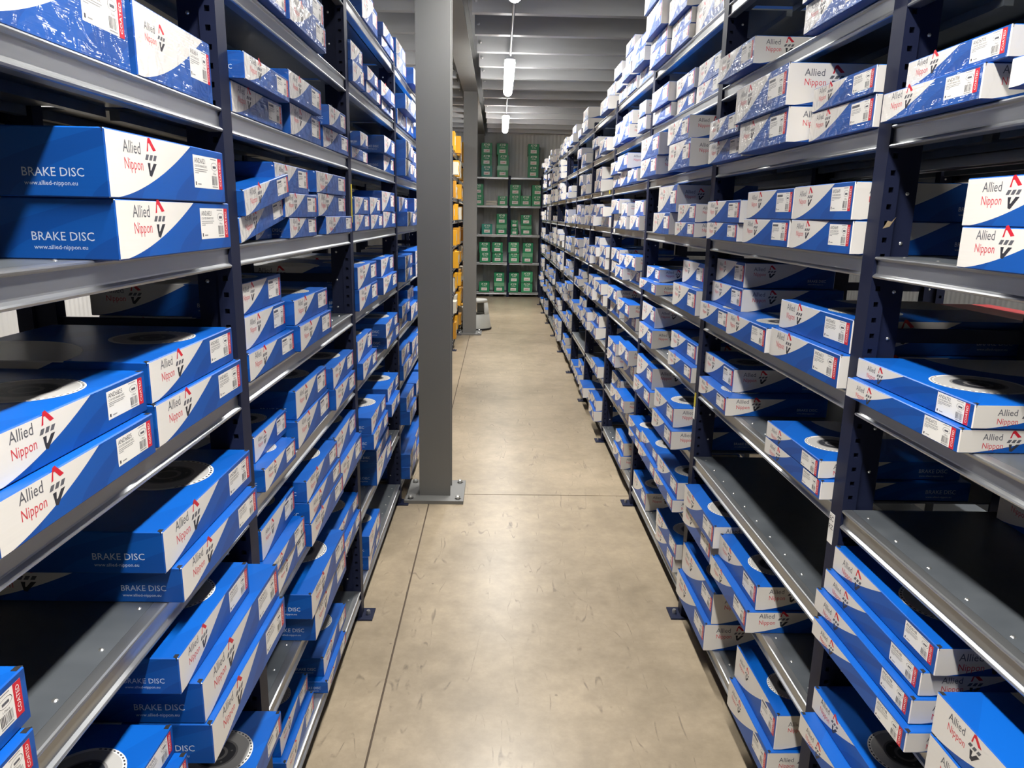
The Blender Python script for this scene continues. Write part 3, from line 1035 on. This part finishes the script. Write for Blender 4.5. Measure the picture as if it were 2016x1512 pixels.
def filler():
    """farther bays, read off the photograph shelf by shelf: (side, bay, shelf): [(first metre, width, tiers, height)]"""
    out = []
    sid = 1000
    q = random.Random(4)
    plan = {}
    for lev in range(9):
        plan['L', 4, lev] = [(.02, .36, 2), (.40, .34, 2), (.77, .34, 2 if lev != 8 else 1)] if lev not in (0,) else [(.05, .38, 2), (.5, .36, 1)]
    plan['R', 3, 0] = [(.05, .36, 3), (.45, .30, 4), (.80, .30, 3)]
    plan['R', 3, 1] = [(.42, .34, 2), (.78, .30, 2)]
    plan['R', 3, 2] = [(.06, .30, 1), (.40, .36, 2), (.80, .30, 2)]
    plan['R', 3, 3] = [(.03, .30, 2), (.36, .22, 2), (.62, .32, 2)]
    plan['R', 3, 4] = [(.04, .30, 2), (.37, .30, 2), (.72, .36, 2)]
    plan['R', 3, 5] = [(.10, .40, 2), (.62, .40, 2)]
    plan['R', 3, 6] = [(.04, .36, 2), (.44, .34, 2)]
    plan['R', 3, 7] = [(.05, .34, 2), (.45, .34, 2)]
    plan['R', 3, 8] = [(.20, .34, 2)]
    plan['R', 4, 0] = [(.10, .38, 2)]
    plan['R', 4, 1] = [(.08, .36, 1), (.60, .34, 2)]
    plan['R', 4, 2] = [(.55, .36, 2)]
    plan['R', 4, 3] = [(.10, .40, 2), (.60, .40, 2)]
    plan['R', 4, 4] = [(.04, .30, 2), (.38, .28, 3), (.72, .30, 2)]
    plan['R', 4, 5] = [(.06, .34, 2), (.46, .32, 2), (.82, .26, 1)]
    plan['R', 4, 6] = [(.30, .38, 2), (.75, .34, 2)]
    plan['R', 4, 7] = [(.10, .40, 1)]
    plan['R', 4, 8] = [(.05, .32, 2), (.42, .32, 1), (.78, .32, 1)]
    plan['R', 5, 0] = [(.10, .36, 2), (.62, .30, 2)]
    plan['R', 5, 1] = [(.12, .34, 1), (.55, .34, 2)]
    plan['R', 5, 2] = [(.06, .28, 2), (.40, .30, 2)]
    plan['R', 5, 3] = [(.04, .28, 2), (.36, .28, 2), (.72, .36, 2)]
    plan['R', 5, 4] = [(.06, .32, 2), (.48, .34, 2)]
    plan['R', 5, 5] = [(.40, .34, 2)]
    plan['R', 5, 6] = [(.15, .36, 2), (.70, .34, 1)]
    plan['R', 5, 8] = [(.08, .34, 2), (.55, .34, 1)]
    for (side, bay, lev), stacks in plan.items():
        lo = (YL + (bay - 2) * PITCH_Y if side == 'L' else YR + (bay - 1) * PITCH_Y) + .01
        for a, w, n in stacks:
            w = min(w, 1.13 - a)
            h = q.uniform(.068, .092)
            if n > 2: h = .072
            z = LEV[lev] + .045
            room = (LEV[lev - 1] - .012 - z) if lev else 9
            h = min(h, room / n)
            for t in range(n):
                dp = q.uniform(-.005, .05)
                out.append((side, bay, lev, sid, t, 0, dp, lo + a + w / 2 + q.uniform(-.012, .012) * 0, z, w - q.uniform(0, .02), h))
                z += h
            sid += 1
    return out


def build_cartons():
    allb = BOXES + [b for b in filler() if not any(b[:3] == q[:3] and abs(b[7] - q[7]) < (b[9] + q[9]) / 2 for q in BOXES)]
    stacks = {}
    for b in allb: stacks.setdefault((b[0], b[1], b[2]), {}).setdefault(b[3], []).append(b)
    for (side, bay, lev), st in stacks.items():
        order = sorted(st.values(), key=lambda s: s[0][7])
        for si, s in enumerate(order):
            s.sort(key=lambda b: b[4])
            for b in s:
                _, _, _, _, tier, num, p, y, z, w, h = b
                n = len(s)
                near = (side == 'L' and bay <= 3) or (side == 'R' and bay <= 3)
                last = tier == n - 1
                topv = (z + h < 1.56) and (last or p - s[tier + 1][6] > .03) and (bay <= (3 if side == 'L' else 2))
                close = bay <= 2 if side == 'L' else bay <= 1
                film = lev <= 2 or (lev == 3 and bay >= 2)
                lab = words(num, tier, n, si, len(order), lev, side, bay)
                carton(side, p, y, z, w, h - .0006, num, film, near, topv, lab, 'brake disc cartons on the racks', notch=close)


build_cartons()

# two cartons lying askew on a thin one, far end up, at the start of the second left bay
TILT = .148
for i in range(2):
    o = carton('L', .002 + .012 * i, 1.545 + .335 / 2 + .004 * i, LEV[3] + .0452 + .0548 * i, .335, .0535, 0, True, True, False,
               'blue-white brake disc carton lying tilted, %s of two, sixth shelf up, second bay, left rack' % ('lower', 'upper')[i],
               'brake disc cartons on the racks', 0, notch=True)
    o.rotation_euler = (0, -TILT, R(90))
o = carton('L', -.03, 1.80, LEV[3] + .045, .125, .0275, 0, False, False, False, 'thin blue carton wedged under the tilted pair, second bay, left rack', 'brake disc cartons on the racks', 0, True)

# cartons pushed to the back of the nearest right bay, seen through its gaps
carton('R', -.326, 1.30, LEV[5] + .045, .36, .075, 0, False, False, True, 'blue-white brake disc carton pushed back alone on the nearest right shelf', 'cartons at the back of the right rack', 0, True)
rb = [(.47, 1.72, 4, .36, .08), (.50, 2.35, 4, .36, .08), (.49, 2.2, 3, .38, .09), (.50, 1.75, 5, .36, .07)]
for i, (dep, y, lev, w, h) in enumerate(rb):
    carton('R', -dep, y, LEV[lev] + .045, w, h, 0, False, False, True,
           ['shadowed brake disc carton behind the AND6653 pair on right rack', 'shadowed brake disc carton at the back behind the AND6650 carton',
            'shadowed brake disc carton behind the AND6649 pair on right rack', 'shadowed brake disc carton behind the AND6660 pair on right rack'][i], 'cartons at the back of the right rack', 0, True)


def simple_box(name, w, d, h, mats, extra=None):
    m = MB(); m.box(0, w, 0, d, 0, h, 0)
    if extra: extra(m)
    return m.mesh(name, mats)


# red cartons at the back of the right racks
for i, (dep, y, z, w, h) in enumerate(((.50, 2.02, LEV[4] + .125, .7, .028), (.50, 2.0, LEV[3] + .135, .7, .05))):
    (ox, oy), rz = place('R', -dep, y, w)
    def band(m, w=w, h=h):
        m.face([(.03, -.0003, h * .3), (w * .3, -.0003, h * .3), (w * .3, -.0003, h * .7), (.03, -.0003, h * .7)], 1)
    tag(link('flat_red_box', simple_box('flat_red_box', w, .34, h, [MT['red_box'], MT['label']], band), None, (ox, oy, z), (0, 0, rz)),
        ['flat red carton lying on cartons at the back of right rack', 'flat red carton high at the back behind the AND6649 pair'][i], 'box', 'red cartons at the back')


# ------------------------------------------------------------------ the far mass of cartons on the right, too many to count
def far_mass():
    q = random.Random(21)
    m = MB()
    for bay in range(6, 11):
        for lev in range(9):
            lo = YR + (bay - 1) * PITCH_Y + .02
            x = q.uniform(0, .12)
            while x < .8:
                w = q.uniform(.28, .40)
                if q.random() < .78:
                    n = q.choice((2, 2, 2, 1, 3) if lev else (1, 2, 3, 2))
                    h = q.uniform(.066, .09)
                    z = LEV[lev] + .045
                    if lev: h = min(h, (LEV[lev - 1] - .01 - z) / n)
                    for t in range(n):
                        p = q.uniform(0, .05)
                        oy = lo + x + w
                        def T(pt, p=p, oy=oy, z=z): return (BX - p + pt[1], oy - pt[0], z + pt[2])
                        carton_mesh(w, w, h - .001, into=m, xf=T, c=0.0)
                        # label and logo patches
                        f = lambda a, b, c_, d_, mat: m.face([T((a * w, -.0006, c_ * h)), T((b * w, -.0006, c_ * h)), T((b * w, -.0006, d_ * h)), T((a * w, -.0006, d_ * h))], mat)
                        f(.68, .96, .22, .86, 3); f(.91, .96, .22, .86, 4); f(.14, .25, .62, .74, 5); f(.14, .25, .42, .54, 4); f(.29, .35, .4, .8, 5)
                        z += h
                x += w + q.uniform(.005, .16)
    o = link('distant_brake_disc_boxes', m.mesh('distant_brake_disc_boxes', [MT['side_film'], MT['top'], MT['under'], MT['label'], MT['nippon'], MT['grey_ink']]))
    tag(o, 'mass of small blue-white cartons filling the far bays of right rack', 'boxes', kind='stuff')


far_mass()

# ------------------------------------------------------------------ far left bays: yellow and navy cartons
def yellow_cartons():
    q = random.Random(8)
    protos = {}
    for key, mat, mk in (('yellow', 'yellow', 'carton_white'), ('amber', 'yellow2', 'carton_white'), ('white', 'carton_white', 'yellow'), ('navy', 'navy_box', 'carton_white')):
        def ex(m):
            m.face([(.04, -.001, .05), (.16, -.001, .05), (.16, -.001, .13), (.04, -.001, .13)], 1)
        protos[key] = simple_box('parts_box', .2, .3, .17, [MT[mat], MT[mk]], ex)
    for bay in range(7, 11):
        for lev in range(9):
            lo = YL + (bay - 1) * PITCH_Y + .01
            n = 3
            for i in range(n):
                if bay >= 9 and lev >= 5: key = q.choice(('navy', 'navy', 'amber', 'white'))
                else: key = q.choice(('yellow', 'yellow', 'amber', 'white'))
                s = q.uniform(.9, 1.2)
                hs = min(1.2, q.uniform(.75, 1.2)) if lev else q.uniform(1, 1.6)
                p = q.uniform(0, .06)
                y = lo + .18 + i * .38
                (ox, oy), rz = place('L', p, y, .2 * s)
                o = link('parts_box', protos[key], None, (ox, oy, LEV[lev] + .045), (0, 0, rz), (s, 1, hs))
                bw = {7: 'eighth', 8: 'ninth', 9: 'tenth', 10: 'eleventh'}[bay]
                tag(o, '%s parts carton, %s of three on %s shelf up, %s bay, left rack' % (key, ('nearest', 'middle', 'farthest')[i], ORD[8 - lev], bw), 'box', 'small cartons in the far left bays')


yellow_cartons()

# ------------------------------------------------------------------ end rack with green cartons
EY = 14.74
EL = [2.29, 1.75, 1.19, .642, .055]
EXP = [-.46, .175 + POST / 2, .84]
end = tag(link('shelving_rack', None, None, (0, EY, 0)), 'navy shelving rack across the far end holding green cartons', 'rack', 'shelving racks')
_p = post_mesh('end_post', 2.36, False)
for x in EXP:
    link('upright_post', _p, end, (x, 0, 0)); link('rear_post', _p, end, (x, .44, 0), (0, 0, math.pi))
for a, b in zip(EXP[:-1], EXP[1:]):
    k = (b - a - POST) / SL
    for z in EL:
        d = link('shelf', DECK_M, end, (a + POST / 2, 0, z), (0, 0, 0), (k, 1, 1))
        link('front_rail', RAIL_M, d); link('rear_rail', RAIL_M, d, (SL, DEPTH, 0), (0, 0, math.pi))


def spring_meshes():
    out = {}
    for key, mat in (('green', 'green'), ('light', 'green2'), ('teal', 'teal')):
        m = MB(); m.box(0, 1, 0, 1, 0, 1)
        out[key] = m.mesh('spring_box', [MT[mat]])
    p = Print()
    p.text('KYB', .27, .5, .76, 0, 1, 'CENTER', bold=.02, sx=1.15, shear=.2)
    p.text('K-Flex', .15, .52, .60, 0, 1, 'CENTER', bold=.012, shear=.2)
    pr = p.m.mesh('printed_lettering', [MT['offwhite']])
    p = Print()
    p.rect(.22, .78, .16, .46, 0, 1)
    p.poly([(.3, .24), (.6, .29), (.7, .37), (.58, .33), (.3, .27)], 1, 2)
    lb = p.m.mesh('shipping_label', [MT['label'], MT['nippon']])
    t = MB(); t.box(-.01, 1.01, -.006, .3, .62, 1.004); tp = t.mesh('tape_band', [MT['tape']])
    return out, pr, lb, tp


SPM, SPT, SPL, SPB = spring_meshes()
PXM = .01029          # metres per photo pixel at the end rack
GX = lambda c: (930 + c / 9.45 - 1000.2) * PXM + .176
# shelf (top first): stacks of (left, right, tiers, height, kind, tape)
KY = {0: [(180, 370, 3, .208, 'green', 0), (460, 655, 3, .208, 'light', 1), (1005, 1195, 3, .208, 'green', 0)],
      1: [(30, 220, 2, .2, 'light', 0), (480, 645, 1, .18, 'light', 0), (692, 885, 2, .2, 'light', 0), (890, 1075, 1, .196, 'light', 0), (1090, 1280, 2, .2, 'light', 0)],
      2: [(195, 385, 1, .2, 'teal', 0), (460, 645, 2, .2, 'green', 1), (725, 850, 2, .142, 'green', 0), (910, 1100, 2, .195, 'green', 1)],
      3: [(162, 355, 2, .196, 'green', 0), (395, 585, 2, .196, 'green', 0), (695, 885, 2, .2, 'light', 0), (945, 1130, 2, .196, 'green', 1)],
      4: [(155, 345, 1, .19, 'green', 0), (435, 620, 2, .19, 'green', 1), (695, 880, 2, .19, 'green', 0), (935, 1140, 2, .205, 'light', 0)]}
for lv, stacks in KY.items():
    for si, (a, b, n, h, kind, tape) in enumerate(stacks):
        x0, x1 = GX(a), GX(b)
        z = EL[lv] + .045
        for t in range(n):
            kk = kind
            if lv == 0 and si == 0 and t == 0: kk = 'teal'
            w = x1 - x0
            dx = rnd.uniform(-.012, .012) if t else 0
            o = link('spring_box', SPM[kk], None, (x0 + dx, EY - .01 + rnd.uniform(-.02, .02), z), (0, 0, rnd.uniform(-.03, .03)), (w, .36, h - .001))
            pos = 'single' if n == 1 else ('bottom', 'top')[t] if n == 2 else ('bottom', 'middle', 'top')[t]
            tag(o, '%s carton, %s in %s stack from left, %s shelf of end rack' % ('teal-green' if kk == 'teal' else 'green', pos, ORD[si], ('top', 'second', 'third', 'fourth', 'lowest')[lv]), 'box', 'green cartons on the end rack')
            link('printed_lettering', SPT, o); link('shipping_label', SPL, o)
            if tape and t == 0: link('tape_band', SPB, o)
            z += h
for i, z in enumerate((0, .045)):
    m = MB(); m.box(0, .22, 0, .3, 0, .04); m.box(.002, .218, -.004, .0, .006, .034, 1)
    tag(link('flat_white_box', m.mesh('flat_white_box', [MT['label'], MT['carton_white']]), None, (GX(265), EY + .03, EL[1] + .045 + z)),
        ['lower flat white carton on the second shelf of end rack', 'upper flat white carton on the second shelf of end rack'][i], 'box', 'flat white cartons')


# ------------------------------------------------------------------ step stool
def stool():
    root = tag(link('step_stool', None, None, (-.305, 10.5, 0)), 'round grey rolling step stool behind the farther column', 'stool')
    m = MB(); m.lathe([(.205, 0), (.222, .004), (.222, .024), (.205, .03)], 40); link('rubber_base', m.mesh('rubber_base', [MT['black']]), root)
    m = MB(); m.lathe([(.214, .026), (.186, .215), (.18, .222), (.12, .222), (.12, .2)], 40); link('lower_step', m.mesh('lower_step', [MT['stool']]), root)
    for k in range(4):
        a0 = R(90 * k - 24 - 22); a1 = R(90 * k - 24 + 22)
        m = MB(); m.lathe([(.183, .221), (.160, .40), (.148, .40), (.172, .221), (.183, .221)], 10, (0, 0, 0), 0, a0, a1)
        link('side_wall', m.mesh('side_wall', [MT['stool']]), root)
    m = MB(); m.lathe([(0, .432), (.13, .432), (.152, .428), (.16, .418), (.163, .39), (.15, .39), (0, .40)], 40); link('top_step', m.mesh('top_step', [MT['stool']]), root)


stool()

# ------------------------------------------------------------------ tags on the posts
sticker(rack_l, 'yellow_tag', YL + PITCH_Y - .0115, 1.575, .019, .135, 'tag_yellow')
sticker(rack_r, 'yellow_tag', -(YR + PITCH_Y) + .013, .895, .02, .055, 'tag_yellow')
sticker(rack_r, 'white_tag', -(YR + PITCH_Y) + .013, .845, .02, .048, 'label')
for yy, zz, ww, mt in ((6.33, 1.772, .05, 'label'), (5.72, 1.772, .06, 'label'), (5.30, 1.772, .05, 'tag_yellow'), (6.9, 1.772, .05, 'label'), (5.0, 1.513, .06, 'label'), (6.1, 1.513, .05, 'label')):
    sticker(rack_r, 'shelf_tag', -yy, zz, ww, .024, mt)
for yy, zz in ((9.0, 1.513), (9.4, 1.513), (9.9, 1.513), (9.2, 1.218), (9.7, 1.218)):
    sticker(rack_l, 'shelf_tag', yy, zz, .08, .024, 'label')
sticker(rack_r, 'location_sticker', -YR + .013, .885, .024, .072, 'label', (('EC', .017, -.011, .054), ('RZ', .017, -.011, .034)))
m = MB()
m.face([(0, 0, 0), (.014, 0, .004), (.026, 0, .024), (.017, 0, .014), (.009, 0, .016), (.004, 0, .006)])
link('torn_sticker', m.mesh('torn_sticker', [MT['kraft']]), rack_r, (-YR + POST + .0004, .008, 1.60), (0, 0, R(90)))
